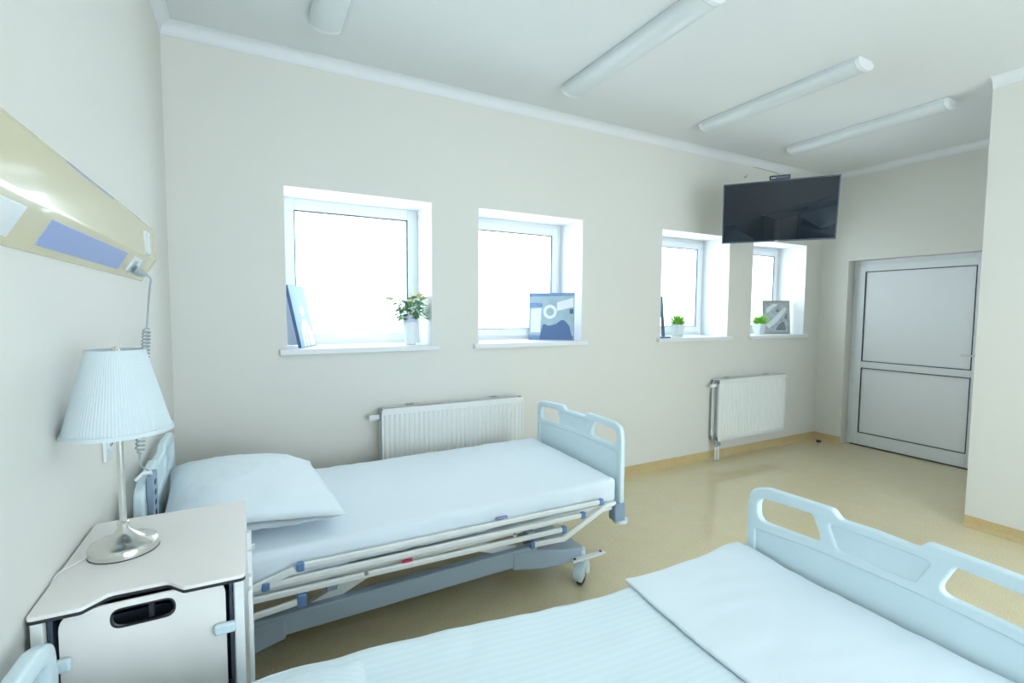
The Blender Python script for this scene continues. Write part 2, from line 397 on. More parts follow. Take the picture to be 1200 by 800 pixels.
labs = ['white tube light on the ceiling nearest the left wall, cut off by the frame', 'white tube light on the ceiling above the foot of the far bed, second from left',
        'white tube light on the ceiling, third from left, before the television', 'white tube light on the ceiling farthest right, above the television']
cl = ceiling_light()
for i, x in enumerate((.80, 2.43, 3.80, 4.985)):
    o = cl if i == 0 else copy_tree(cl)
    o.location = (x, -1.04, HC); o['label'] = labs[i]

# ------------------------------------------------------------------ radiators
def radiator(x0, x1, z0, z1, label):
    t = thing('radiator', label, 'radiator', ((x0+x1)/2, -.07, z0), group='panel radiators under the windows')
    def panel(yf, yb, fluted):
        mb = MB(); n = int((x1-x0-.03)/.0333)*6; pts = []
        for i in range(n+1):
            x = x0+.012+(x1-x0-.024)*i/n; ph = (i % 6); d = .006 if (fluted and ph in (0,)) else (.003 if (fluted and ph in (1, 5)) else 0); pts.append((x, yf+d))
        za, zb = z0+.035, z1-.04; k = len(pts)
        vs = [(x, y, za) for x, y in pts]+[(x, y, zb) for x, y in pts]
        mb.add(vs, [(i, i+1, i+1+k, i+k) for i in range(k-1)])
        mb.box(x0, x1, yf+.0005, yb, z0, za+.002).box(x0, x1, yf+.0005, yb, zb-.002, z1-.008).box(x0, x0+.012, yf, yb, z0, z1-.008).box(x1-.012, x1, yf, yb, z0, z1-.008)
        mb.box(x0+.01, x1-.01, yf+.008, yb, za, zb)
        return mb
    obj('front_panel', panel(-.125, -.108, True), 'rad', t, smooth=False)
    obj('rear_panel', panel(-.050, -.035, True), 'rad', t, smooth=False)
    mb = MB(); n = int((x1-x0-.06)/.03)
    for i in range(n): x = x0+.03+i*.03; mb.box(x, x+.002, -.106, -.052, z0+.03, z1-.03)
    obj('convector_fins', mb, 'radin', t, smooth=False)
    mb = MB().box(x0+.012, x1, -.123, -.118, z1-.009, z1).box(x0+.012, x1, -.042, -.037, z1-.009, z1)
    for i in range(int((x1-x0-.03)/.016)): x = x0+.016+i*.016; mb.box(x, x+.006, -.118, -.042, z1-.006, z1-.001)
    obj('top_grille', mb, 'rad', t, smooth=False)
    obj('side_cover', MB().box(x1-.001, x1+.002, -.125, -.035, z0, z1), 'rad', t, smooth=False)
    obj('thermostat_valve', MB().tube([(x0-.075, -.085, z1-.06), (x0-.045, -.085, z1-.06), (x0-.043, -.085, z1-.06), (x0-.01, -.085, z1-.06)], [.018, .021, .017, .017], 14).tube([(x0-.015, -.085, z1-.06), (x0+.02, -.085, z1-.06)], .012), 'white', t)
    obj('valve_collar', MB().tube([(x0-.012, -.085, z1-.06), (x0+.002, -.085, z1-.06)], .02, 12), 'grey', t)
    for f in (.2, .8):
        x = x0+(x1-x0)*f; obj('wall_bracket', MB().box(x-.012, x+.012, -.034, 0, z0+.02, z1-.005).box(x-.025, x+.025, -.05, -.02, z1, z1+.006), 'grey', t, smooth=False)
    for dx_ in (.02, .06):
        pipe = obj('pipe', MB().tube([(x0+dx_, -.085, 0.002), (x0+dx_, -.085, z0-.06)], .009, 12), 'white', t)
        obj('valve', MB().tube([(x0+dx_, -.085, z0-.065), (x0+dx_, -.085, z0+.003)], .014, 12).tube([(x0+dx_, -.11, z0-.035), (x0+dx_, -.07, z0-.035)], .009, 10), 'steel', pipe)
        obj('floor_collar', MB().lathe([(.018, .0), (.018, .006), (.009, .012)], (x0+dx_, -.085, 0.0005), 16), 'grey', pipe)
    return t
radiator(1.155, 2.24, .225, .838, 'white panel radiator half hidden behind the bed by the windows')
radiator(4.47, 5.545, .212, .828, 'white panel radiator with bare pipes under the third window')

# ------------------------------------------------------------------ beds
def bed_board(parent, xw, thick, zt, W, name, M4):
    """head or foot board; local plane y-z at x = xw; built from a thin core and a raised rim"""
    z0 = zt-.50
    def up(pts): return pts
    outl = [(-W, z0, .02), (-W, zt-.10, 0), (-W+.010, zt-.030, .05), (-W+.075, zt-.008, .05), (-.127, zt, .024), (-.102, zt-.026, .024), (0, zt-.022, 0),
            (.102, zt-.026, .024), (.127, zt, .024), (W-.075, zt-.008, .05), (W-.010, zt-.030, .05), (W, zt-.10, 0), (W, z0, .02), (W-.045, z0, .01), (W-.06, z0+.07, .03), (-W+.06, z0+.07, .03), (-W+.045, z0, .01)]
    outline = rounded(outl, 6)
    hole = [(-W+.046, zt-.052, .035), (-.19, zt-.042, .018), (-.152, zt-.130, .026), (-W+.042, zt-.142, .045)]
    h1 = rounded(hole, 5); h2 = rounded([(-x, z, r) for x, z, r in reversed(hole)], 5)
    trap = rounded([(-.138, zt-.052, .012), (.138, zt-.052, .012), (.105, zt-.128, .02), (-.105, zt-.128, .02)], 5)
    arc = [(-W+.035+(2*W-.07)*i/16, zt-.178+.02*(1-((i-8)/8)**2)) for i in range(17)]
    field = rounded([(-W+.035, z0+.02, .01)], 1) + arc + [(W-.035, z0+.02)]
    field = [(-W+.035, z0+.10)] + arc + [(W-.035, z0+.10)]
    mt = M4 @ axes((0,1,0), (0,0,1), (1,0,0), (xw, 0, 0))
    rim = plate(name, outline, [h1, h2, trap, field], thick, .008, 'bed', parent, mt)
    core_out = [(p[0]*.985, p[1]-.006) for p in outline]
    g1 = [(x, z) for x, z in h1]; plate('inner_panel', [(-W+.02, z0+.075), (-W+.02, zt-.16)]+[(-.165, zt-.135), (-.16, zt-.04), (.16, zt-.04), (.165, zt-.135)]+[(W-.02, zt-.16), (W-.02, z0+.075)], [], thick*.45, .002, 'bed', rim, mt)
    return rim
def corner_bumper(parent, xw, y, z, s):
    T = WM[parent.name]
    b = MB().box(xw-.055, xw+.022, y-.03, y+.03, z, z+.10); b.v = [T @ v for v in b.v]
    o = obj('corner_block', b, 'corner', parent, bevel=.012)
    d = MB().lathe([(.02, -.012), (.042, -.010), (.045, 0), (.042, .008), (.02, .010)], (xw+.012, y-.005*s, z-.012), 24); d.v = [T @ v for v in d.v]
    obj('bumper_wheel', d, 'bed', o)
def wl(parent, mb):
    T = WM[parent.name]; mb.v = [T @ v for v in mb.v]; return mb
def make_bed(name, label, loc, rot, LEN, dz):
    t = thing(name, label, 'hospital bed', loc, rot, 'hospital beds')
    T = WM[t.name]
    hb = bed_board(t, .018, .030, .915+dz, .455, 'headboard', T); fb = bed_board(t, LEN, .030, .888+dz, .433, 'footboard', T)
    for s in (-1, 1): corner_bumper(t, LEN, s*.410, .335+dz, s)
    # mattress platform
    p = MB().box(.05, LEN-.04, -.43, .43, .425+dz, .447+dz).box(.05, LEN-.06, -.42, -.39, .400+dz, .440+dz).box(.05, LEN-.06, .39, .42, .400+dz, .440+dz).box(.30, .34, -.40, .40, .38+dz, .43+dz).box(1.0, 1.04, -.40, .40, .38+dz, .43+dz).box(1.75, 1.79, -.40, .40, .38+dz, .43+dz)
    obj('mattress_platform', wl(t, p), 'bedrail', t, bevel=.004)
    # lifting arms
    for s in (-1, 1):
        for (xa, za, xb, zb) in ((.50, .22, .92, .39+dz), (1.62, .22, 1.16, .39+dz)):
            obj('lifting_arm', wl(t, MB().bar((xa, s*.29, za), (xb, s*.29, zb), .03, .05)), 'bedrail', t, bevel=.004)
    obj('lifting_motor', wl(t, MB().box(.95, 1.15, -.08, .08, .22, .30+dz).tube([(1.1, 0, .26), (1.6, 0, .24)], .028)), 'corner', t, bevel=.01)
    # base frame
    a, b = .30, LEN-.55
    for s in (-1, 1):
        obj('base_beam', wl(t, MB().bar((.30, s*.315, .225), (LEN-.50, s*.315, .225), .05, .09)), 'basegrey', t, bevel=.008)
    def cover(x0, x1, sgn):
        xi = x1 if sgn < 0 else x0; xo = x0 if sgn < 0 else x1     # xi inner end, xo outer end
        k = 1 if sgn > 0 else -1
        poly = [(xi-k*.16, -.345), (xi, -.350), (xi+k*.12, -.385), (xo-k*.02, -.395), (xo, -.375), (xo, .375), (xo-k*.02, .395), (xi+k*.12, .385), (xi, .350), (xi-k*.16, .345), (xi-k*.16, .285), (xi+k*.02, .25), (xi+k*.06, .15), (xi+k*.06, -.15), (xi+k*.02, -.25), (xi-k*.16, -.285)]
        m_ = MB(); n = len(poly)
        def zt(x): f = (x-(xi-k*.16))/((xo)-(xi-k*.16)); return .262-.045*f
        def zb(x): f = (x-(xi-k*.16))/((xo)-(xi-k*.16)); return .168-.03*math.sin(PI*min(1, f))-.0*f
        vs = [(x, y, zb(x)) for x, y in poly]+[(x, y, zt(x)) for x, y in poly]
        m_.add(vs, [tuple(range(n)), tuple(reversed(range(n, 2*n)))]+[(i, i+n, (i+1) % n+n, (i+1) % n) for i in range(n)])
        return obj('base_cover', wl(t, m_), 'basegrey', t, bevel=.012)
    cover(.04, .30, -1); cover(LEN-.49, LEN-.225, 1)
    # castors
    for cx, ang in ((.10, -.6), (LEN-.235, -.6)):
        for s in (-1, 1):
            cy = s*.375; rt_ = Matrix.Translation((cx, cy, 0)) @ Matrix.Rotation(ang*s, 4, 'Z')
            wmb = MB(); prof = [(.020, -.014), (.056, -.014), (.0625, -.009), (.0625, .009), (.056, .014), (.020, .014)]
            n = 28
            vs = []; 
            for r_, y_ in prof:
                for k in range(n): vs.append((r_*math.cos(2*PI*k/n), y_, .0635+r_*math.sin(2*PI*k/n)))
            fs = [(i*n+k, i*n+(k+1) % n, (i+1)*n+(k+1) % n, (i+1)*n+k) for i in range(5) for k in range(n)]+[tuple(range(n)), tuple(5*n+k for k in range(n))]
            wmb.add(vs, fs); wmb.v = [rt_ @ v for v in wmb.v]
            w = obj('castor_wheel', wl(t, wmb), 'dark', t)
            f = MB(); nn = 16; vs = []; R0, R1 = .050, .072
            for y_ in (-.024, .024):
                for R in (.012, R1):
                    for k in range(nn+1):
                        a_ = math.radians(-25+215*k/nn); vs.append((R*math.cos(a_), y_*(1 if R > .02 else 1), .0635+R*math.sin(a_)))
            q = nn+1; fs = []
            for k in range(nn):
                fs += [(k, k+1, q+k+1, q+k), (2*q+k, 3*q+k, 3*q+k+1, 2*q+k+1), (q+k, q+k+1, 3*q+k+1, 3*q+k)]
            f.add(vs, fs); f.tube([(0, 0, .12), (0, 0, .20)], .02, 12); f.v = [rt_ @ v for v in f.v]
            fo = obj('castor_fork', wl(t, f), 'bed', w)
            sd = fo.modifiers.new('solid', 'SOLIDIFY'); sd.thickness = .003; sd.offset = 1
            if True:
                k = 1 if cx > 1 else -1
                pd = MB().bar((cx-k*.10, s*.415, .172), (cx+k*.12, s*.425, .178), .035, .012); pdl = obj('brake_pedal', wl(t, pd), 'bedrail', w, bevel=.005)
                for xx in (cx-k*.08, cx+k*.095): obj('pedal_bolt', wl(t, MB().lathe([(.008, 0), (.008, .003)], (xx, s*.42, .182), 12)), 'dark', pdl)
    # folded side rails, both sides
    for s in (-1, 1):
        Y = s*.468
        g = MB().tube([(0,0,0),(1,0,0)], .1)   # placeholder overwritten below
        R = [(.505, LEN-.185, .520, .487), (.385, LEN-.305, .476, .440), (.10, LEN-.425, .440, .390)]
        root = None
        for k, (xa, xb, za, zb) in enumerate(R):
            b_ = wl(t, MB().bar((xa, Y, za+dz), (xb, Y, zb+dz), .016, .025)); o = obj('side_rail', b_, 'bedrail', t, bevel=.006, bseg=3)
            for xx, zz in ((xa, za), (xb, zb)):
                if k == 2 and xx == xa: continue
                obj('rail_end_cap', wl(t, MB().box(xx-.014, xx+.014, Y-.012, Y+.012, zz-.018+dz, zz+.016+dz)), 'capblue', o, bevel=.006)
            if k == 1:
                for xx in (.75, 1.45): obj('rail_rivet', wl(t, MB().tube([(xx, Y-.0115, .428+dz), (xx, Y+.0, .428+dz)], .008, 10)), 'steel', o)
            if k == 2:
                obj('sticker', wl(t, MB().box(.90, .945, Y-.003, Y+.003, .4295+dz, .441+dz)), 'red', o, smooth=False)
        b_ = wl(t, MB().bar((.10, Y, .350+dz), (.505, Y, .384+dz), .016, .024)); o = obj('side_rail', b_, 'bedrail', t, bevel=.005)
        obj('rail_end_cap', wl(t, MB().box(.49, .525, Y-.014, Y+.014, .362+dz, .412+dz)), 'capblue', o, bevel=.006)
        o = obj('rail_arm', wl(t, MB().bar((LEN-.13, Y-s*.0, .462+dz), (LEN-.43, Y, .337+dz), .016, .026).bar((LEN-.415, Y, .339+dz), (LEN-.61, Y, .352+dz), .016, .026)), 'bedrail', t, bevel=.005)
        obj('rail_end_cap', wl(t, MB().box(LEN-.625, LEN-.603, Y-.012, Y+.012, .336+dz, .368+dz)), 'capblue', o, bevel=.004)
        obj('rail_arm', wl(t, MB().bar((.485, Y, .512+dz), (.20, Y, .440+dz), .016, .028)), 'bedrail', t, bevel=.005)
        for xx in (.62, 1.55): obj('rail_bracket', wl(t, MB().box(xx-.02, xx+.02, min(Y+s*.0, s*.415), max(Y-s*.0, s*.415), .392+dz, .420+dz) if False else MB().bar((xx, s*.415, .40+dz), (xx, s*.460, .40+dz), .04, .03)), 'corner', t, bevel=.003)
    return t
def nz(x, y, z, s=1.0): return noise.noise(Vector((x*s, y*s, z*s)))

bed1 = make_bed('hospital_bed', 'pale blue hospital bed with lowered side rails standing under the windows', (.034, -.93, 0), math.radians(1.46), 2.165, 0)
bed2 = make_bed('hospital_bed', 'pale blue hospital bed in the foreground, cut off by the photo edge', (.022, -2.58, 0), math.radians(-.85), 2.05, -.025)

# mattresses with fitted sheets
def mattress_fn(seed, zt, droop):
    def fn(p):
        q = p.copy()
        if p.z > zt-.02: q.z += .006*nz(p.x+seed, p.y, 0, 2.3)+.0035*nz(p.x*1.5+seed, p.y*4, 1, 5)
        side = min(1, max(0, (zt-p.z)/.12))
        w = (p.x-.8*(zt-p.z)*(1 if nz(p.x, seed, 4, .9) > 0 else -1))
        q.y += side*(.012*nz(p.x*3+seed, p.z*2, 3, 2.6)+.008*nz(w*11, seed, 1, 2.0)+.010*max(0, nz(w*5, seed, 2, 2.4)))*(1 if p.y < 0 else -1)
        if p.z < zt-.10: q.z += .024*nz(p.x*1.0+seed, 5, 0, 3.0)
        if p.z > zt-.02:
            e = max(0, 1-(.45-abs(p.y))/.16); q.z += .006*e*nz(w*6+seed, p.y*2, 7, 2.0)
            q.z += .004*max(0, nz((p.x+p.y*.6)*2.2+seed, (p.y-p.x*.5)*.7, 9, 2.2))
        return q
    return fn
T1 = WM[bed1.name]; T2 = WM[bed2.name]
def m1(p):
    q = mattress_fn(1.3, .597, .03)(p)
    if p.z > .5: q.z += .014*p.y/.43
    return q
t = MB().soft(.055, 2.125, -.435, .445, .455, .597, .030, .022, m1); t.v = [T1 @ v for v in t.v]
o = obj('mattress', t, 'sheet'); tag(o, 'white-sheeted mattress on the bed under the windows', 'mattress', 'sheeted mattresses')
def pin(ob, parent_loc):
    """put the object's origin at its place"""
    me = ob.data; me.transform(Matrix.Translation(-Vector(parent_loc))); ob.location = parent_loc
pin(o, (1.1, -.9, .452))
# little violet zip tab peeping from under the sheet
tb = MB().box(1.36, 1.42, -.458, -.440, .512, .521); tb.v = [T1 @ v for v in tb.v]; WM[o.name] = Matrix.Translation((1.1, -.9, .452)); obj('zip_tab', tb, 'purple', o, bevel=.003)
def m2(p):
    q = mattress_fn(8.1, .582, .03)(p)
    k = max(0, min(1, (1.55-p.x)/1.25)); k = k*k*(3-2*k)
    if p.z > .47: q.z += .085*k*(p.z-.47)/.12
    if p.y > .3 and p.x < .40: q.y -= .02*min(1, (.40-p.x)/.08)*(p.y-.3)/.15
    return q
t = MB().soft(.055, 2.01, -.44, .452, .440, .590, .035, .022, m2); t.v = [T2 @ v for v in t.v]
o = obj('mattress', t, 'damask'); tag(o, 'mattress in a finely striped white sheet on the foreground bed', 'mattress', 'sheeted mattresses'); pin(o, (1.05, -2.6, .443))
def fold(p):
    q = p.copy(); e = max(0, 1-abs(p.x-1.44)/.05)
    q.x += .03*nz(p.y*1.2, 3, 0, 1.3)*(1 if p.x < 1.6 else 0) + (.05*(p.y-.2) if p.x < 1.6 else 0)
    q.z += .006*nz(p.x+8.1, p.y, 0, 2.3)+.0035*nz(p.x*1.5+8.1, p.y*4, 1, 5)
    q.z += .006*e
    q.z += .020*math.exp(-((p.x-1.96)/.10)**2-((p.y-.40)/.12)**2)
    return q
t = MB().soft(1.44, 2.022, -.448, .458, .5895, .603, .0065, .02, fold); t.v = [T2 @ v for v in t.v]
o = obj('folded_sheet', t, 'sheet'); tag(o, 'plain white folded sheet lying across the foot of the foreground bed', 'sheet'); pin(o, (1.8, -2.65, .58))

# pillows
def pillow(name, mtx, lx, ly, h, label, m, seed):
    mb = MB(); nu, nv = 36, 44; vs = []; fs = []
    def P(u, v, s):
        eu = (1-abs(u)**2.6); ev = (1-abs(v)**2.8); hh = h/2*max(0, eu)**.55*max(0, ev)**.55
        x = u*lx/2*(1-.05*(1-abs(v)**2)**1*abs(u)); y = v*ly/2*(1-.05*(1-abs(u)**2)*abs(v))
        z = s*hh*(1.15 if s > 0 else .85)
        w = .010*nz(u*1.5+seed, v*1.8, s, 1.6)+.005*nz(u*4+seed, v*3, 2, 2)
        return Vector((x, y, z+ (w if hh > .008 else w*.4)))
    for s in (1, -1):
        o0 = len(vs)
        for i in range(nu+1):
            for j in range(nv+1): vs.append(P(-1+2*i/nu, -1+2*j/nv, s))
        for i in range(nu):
            for j in range(nv):
                q = [o0+i*(nv+1)+j, o0+(i+1)*(nv+1)+j, o0+(i+1)*(nv+1)+j+1, o0+i*(nv+1)+j+1]
                fs.append(tuple(q) if s > 0 else tuple(reversed(q)))
    mb.add(vs, fs); 
    t_ = obj(name, mb, m); t_.matrix_world = mtx
    bm = bmesh.new(); bm.from_mesh(t_.data); bmesh.ops.remove_doubles(bm, verts=bm.verts, dist=.002); bm.to_mesh(t_.data); bm.free()
    return tag(t_, label, 'pillow', 'white pillows')
pillow('pillow', T1 @ Matrix.Translation((.355, .0, .692)) @ Matrix.Rotation(math.radians(3), 4, 'Z') @ Matrix.Rotation(math.radians(6), 4, 'Y'), .64, .82, .20, 'plump white pillow at the head of the bed under the windows', 'sheet', 2)
pillow('pillow', T2 @ Matrix.Translation((.31, -.04, .728)) @ Matrix.Rotation(math.radians(4), 4, 'Y'), .56, .74, .14, 'white pillow on the foreground bed, only its edge in view at the bottom', 'damask', 9)

# the next bed of the ward, behind the camera, mirrored in the television
bed3 = make_bed('hospital_bed', 'hospital bed behind the camera, seen only mirrored in the dark television screen', (.03, -4.50, 0), 0, 2.1, 0)
T3 = WM[bed3.name]
t = MB().soft(.055, 2.05, -.435, .435, .455, .600, .030, .04, mattress_fn(4.2, .600, .03)); t.v = [T3 @ v for v in t.v]
o = obj('mattress', t, 'sheet'); tag(o, 'white-sheeted mattress behind the camera, seen only mirrored in the television', 'mattress', 'sheeted mattresses'); pin(o, (1.1, -4.5, .452))
pillow('pillow', T3 @ Matrix.Translation((.37, .0, .70)) @ Matrix.Rotation(math.radians(8), 4, 'Y'), .62, .80, .20, 'white pillow behind the camera, seen only mirrored in the television', 'sheet', 5)

# control panel hung on the headboard + coiled cable
t = thing('control_panel', 'grey-blue slotted control panel hung on the head of the far bed', 'control panel', (.075, -1.26, .72))
obj('housing', MB().box(.078, .096, -1.335, -1.235, .715, .925), 'corner', t, bevel=.004)
for k in range(5):
    for d in (-.008, .006): obj('button', MB().box(.0955, .0985, -1.285+d-.003, -1.285+d+.003, .742+k*.036, .758+k*.036), 'darkblue', t, smooth=False)
obj('hook', MB().tube([(.088, -1.30, .92), (.088, -1.31, .935), (.07, -1.33, .94), (.05, -1.34, .92)], .006), 'socket', t)

# ------------------------------------------------------------------ bed head unit on the left wall
t = thing('bed_head_unit', 'long cream wall-mounted supply unit with sockets above the lamp', 'wall panel', (0, -2.2, 1.62))
sec = rounded([(0, 1.870, 0), (.010, 1.868, .004), (.050, 1.830, .010), (.055, 1.705, .02), (.006, 1.618, .008), (0, 1.616, 0)], 5)
obj('body', MB().prism(sec, 'y', -3.9, -.815), 'beige', t, bevel=.001)
endp = [((x if x > 0 else 0), z) for x, z in sec]
obj('end_cap', MB().prism([(x*1.05, 1.745+(z-1.745)*1.02) for x, z in endp], 'y', -.815, -.800), 'beige', t, bevel=.004)
obj('top_ridge', MB().bar((.012, -3.88, 1.8665), (.012, -.83, 1.8665), .004, .004), 'beige', t)
nrm = Vector((.087, 0, -.049)).normalized(); dirz = Vector((.049, 0, .087)).normalized()   # lower facet
fc = Vector((.0295, 0, 1.660))
def on_facet(name, y0, y1, h, d, m, parent, off=0.0, hz=0):
    c = fc + nrm*(off) + dirz*hz
    a, b = c+Vector((0, y0, 0)), c+Vector((0, y1, 0)); s_ = nrm*d; u = dirz*h/2
    vs = [a-u-nrm*.002, a+u-nrm*.002, b+u-nrm*.002, b-u-nrm*.002, a-u+s_, a+u+s_, b+u+s_, b-u+s_]
    return obj(name, MB().add(vs, [(0,1,2,3),(7,6,5,4),(4,5,1,0),(5,6,2,1),(6,7,3,2),(7,4,0,3)]), m, parent, bevel=.0015)
on_facet('blue_lower_lamp', -1.97, -1.27, .064, .002, 'blueglass', t)
s1 = on_facet('socket', -1.16, -1.02, .062, .004, 'socket', t)
on_facet('socket_well', -1.13, -1.08, .036, .005, 'grey', s1)
s2 = on_facet('socket', -2.42, -2.11, .066, .004, 'socket', t)
on_facet('socket_flap', -2.36, -2.16, .050, .006, 'white', s2)
on_facet('socket', -3.2, -3.0, .062, .004, 'socket', t)
obj('call_switch', MB().box(.050, .058, -1.02, -.93, 1.712, 1.80), 'socket', t, bevel=.002)
v = [Vector((.016, -1.74, 1.8625)), Vector((.045, -1.74, 1.8350)), Vector((.045, -1.43, 1.8350)), Vector((.016, -1.43, 1.8625))]
n_ = Vector((.69, 0, .72))*.002
obj('blue_upper_lamp', MB().add(v+[p+n_ for p in v], [(0,1,2,3),(7,6,5,4),(0,1,5,4),(1,2,6,5),(2,3,7,6),(3,0,4,7)]), 'blueglass', t, smooth=False)
t = thing('coiled_cable', 'grey coiled cable hanging from the wall unit down behind the lamp', 'cable', (.035, -1.0, 1.64))
obj('plug', MB().tube([(.030, -1.10, 1.645), (.048, -1.085, 1.632), (.060, -1.06, 1.628)], [.016, .015, .008], 14), 'grey', t)
pts = [(.060, -1.06, 1.628), (.066, -1.01, 1.615), (.058, -.985, 1.58), (.05, -.985, 1.50), (.045, -.99, 1.43)]
def spl(pts, n=6):
    P = [Vector(p) for p in pts]; out = []
    for i in range(len(P)-1):
        p0, p1, p2, p3 = P[max(i-1, 0)], P[i], P[i+1], P[min(i+2, len(P)-1)]
        for k in range(n):
            u = k/n; out.append(.5*((2*p1)+(p2-p0)*u+(2*p0-5*p1+4*p2-p3)*u*u+(3*p1-p0-3*p2+p3)*u**3))
    return out+[P[-1]]
top = spl(pts); a = Vector((.045, -.99, 1.43)); b = Vector((.050, -1.25, .985)); coil = []; turns = 34
d = (b-a); dn = d.normalized(); e1 = dn.cross(Vector((1,0,0))).normalized(); e2 = dn.cross(e1)
for i in range(turns*9+1):
    f = i/(turns*9); an = 2*PI*i/9; rr = .0125*min(1, f*25, (1-f)*25)
    coil.append(a+d*f+(e1*math.cos(an)+e2*math.sin(an))*rr)
obj('cord', MB().tube(top[:-1]+coil+[(.055, -1.27, .95), (.085, -1.285, .93)], .0033, 6), 'grey', t)
# wall socket behind the lamp
t = thing('wall_socket', 'white wall socket on the left wall half hidden by the lampshade', 'socket', (.0, -1.44, 1.07))
obj('plate', MB().box(0, .010, -1.485, -1.395, 1.03, 1.12), 'socket', t, bevel=.004)
obj('socket_well', MB().tube([(.009, -1.44, 1.075), (.013, -1.44, 1.075)], .022, 18), 'white', t)
for dy in (-.009, .009): obj('pin_hole', MB().tube([(.012, -1.44+dy, 1.075), (.0145, -1.44+dy, 1.075)], .0035, 8), 'dark', t)

# ------------------------------------------------------------------ bedside cabinet
NX0, NX1, NY0, NY1, NZ = .004, .384, -2.100, -1.61, .89
t = thing('bedside_cabinet', 'cream bedside cabinet with cut-out handle standing between the two beds', 'cabinet', (.19, -1.85, 0))
outl = rounded([(NX0, NY0+.008, .012), (.09, NY0+.006, .01), (.128, NY0+.045, .02), (.232, NY0+.042, .02), (.265, NY0, .01), (NX1, NY0-.004, .012), (NX1-.003, NY1, .012), (NX0+.002, NY1, .012)], 4)
plate('table_top', outl, [], .008, .001, 'laminate', t, Matrix.Translation((0,0,NZ-.004)))
plate('table_top_edge', [(x, y) for x, y in outl], [], .007, .0005, 'dark', t, Matrix.Translation((0,0,NZ-.0116)))
# carcass liner
c = MB().box(.03, .036, -2.062, -1.65, .16, .872).box(.349, .355, -2.062, -1.65, .16, .872).box(.03, .355, -1.656, -1.65, .16, .872).box(.03, .355, -2.062, -1.65, .16, .168).box(.03, .355, -2.04, -1.65, .60, .606).box(.042, .343, -1.98, -1.975, .61, .80)
obj('carcass', c, 'darkblue', t, smooth=False)
obj('side_panel', MB().box(.356, .361, -2.050, -1.66, .17, .866), 'laminate', t, bevel=.0015); obj('side_panel', MB().box(.024, .029, -2.050, -1.66, .17, .866), 'laminate', t, bevel=.0015)
obj('rear_panel', MB().box(.045, .345, -1.649, -1.643, .17, .866), 'laminate', t, bevel=.0015)
for x, y in ((.020, -2.082), (.370, -2.082), (.020, -1.628), (.370, -1.628)):
    lg = obj('leg', MB().box(x-.010, x+.010, y-.010, y+.010, .085, .876), 'bedrail', t, bevel=.003)
    w = obj('castor', MB().tube([(x, y-.012, .034), (x, y+.012, .034)], .033, 20), 'dark', lg); obj('castor_fork', MB().box(x-.008, x+.008, y-.017, y-.013, .03, .088).box(x-.008, x+.008, y+.013, y+.017, .03, .088).box(x-.008, x+.008, y-.017, y+.017, .075, .090), 'grey', w, smooth=False)
obj('lower_rail', MB().box(.03, .36, -2.086, -2.078, .12, .145).box(.03, .36, -1.632, -1.624, .12, .145).box(.016, .024, -2.07, -1.64, .12, .145).box(.366, .374, -2.07, -1.64, .12, .145), 'bedrail', t, smooth=False)
dpan = rounded([(.048, .17, .01), (.342, .17, .01), (.342, .874, .035), (.048, .874, .035)], 6)
slot = rounded([(.135, .822, .018), (.243, .822, .018), (.243, .858, .018), (.135, .858, .018)], 6)
dr = plate('door_panel', dpan, [slot], .008, .001, 'laminate', t, axes((1,0,0), (0,0,1), (0,-1,0), (0, -2.072, 0)))
ol = rounded([(.131, .818, .022), (.247, .818, .022), (.247, .862, .022), (.131, .862, .022)], 6)
plate('slot_rim', ol, [slot], .0095, .0003, 'dark', dr, axes((1,0,0), (0,0,1), (0,-1,0), (0, -2.072, 0)))
obj('lock_latch', MB().box(.196, .206, -2.066, -2.05, .815, .856).box(.185, .217, -2.062, -2.05, .852, .860), 'dark', dr, bevel=.002)
obj('hinge_clip', MB().box(.024, .070, -2.098, -2.084, .762, .790), 'bed', dr, bevel=.006); obj('hinge_clip', MB().box(.318, .362, -2.094, -2.078, .752, .777), 'bed', dr, bevel=.006)
for yy in (-2.0, -1.93):
    obj('side_tube', MB().box(.386, .396, yy-.012, yy+.012, .14, .80), 'bedrail', t, bevel=.003)
obj('side_tube', MB().box(.380, .394, -1.75, -1.73, .14, .84), 'bedrail', t, bevel=.003)
obj('wire_hook', MB().tube(spl([(.386, -1.90, .86), (.398, -1.88, .858), (.402, -1.85, .845), (.398, -1.83, .825), (.386, -1.82, .815)]), .0018, 6), 'bedrail', t)

c3 = copy_tree(t); c3.location = (.19, -3.73, 0)
c3['label'] = 'bedside cabinet behind the camera, seen only mirrored in the television'; c3['group'] = t['group'] = 'bedside cabinets'
# ------------------------------------------------------------------ table lamp
LX, LY = .113, -1.835
t = thing('table_lamp', 'nickel table lamp with white pleated shade standing on the bedside cabinet', 'lamp', (LX, LY, NZ))
z = NZ
obj('base', MB().lathe([(.066, 0), (.072, .001), (.072, .019), (.070, .023), (.064, .026), (.050, .031), (.035, .037), (.021, .047), (.012, .058), (.009, .066)], (LX, LY, z), 48), 'chrome', t)
obj('felt_ring', MB().lathe([(.0715, 0.0002), (.0728, .0003), (.0728, .0025), (.0715, .0025)], (LX, LY, z), 48, False), 'dark', t)
obj('collar', MB().lathe([(.009, .064), (.012, .066), (.012, .073), (.009, .076)], (LX, LY, z), 20), 'chrome', t)
obj('stem', MB().lathe([(.0072, .05), (.0072, .46)], (LX, LY, z), 20), 'chrome', t)
obj('finial', MB().lathe([(.006, .500), (.009, .504), (.006, .512), (.003, .516)], (LX, LY, z), 16), 'chrome', t)
obj('shade_holder', MB().tube([(LX-.055, LY, z+.498), (LX+.055, LY, z+.498)], .0015, 6).tube([(LX, LY-.055, z+.498), (LX, LY+.055, z+.498)], .0015, 6).tube([(LX, LY, z+.45), (LX, LY, z+.50)], .005, 8), 'steel', t)
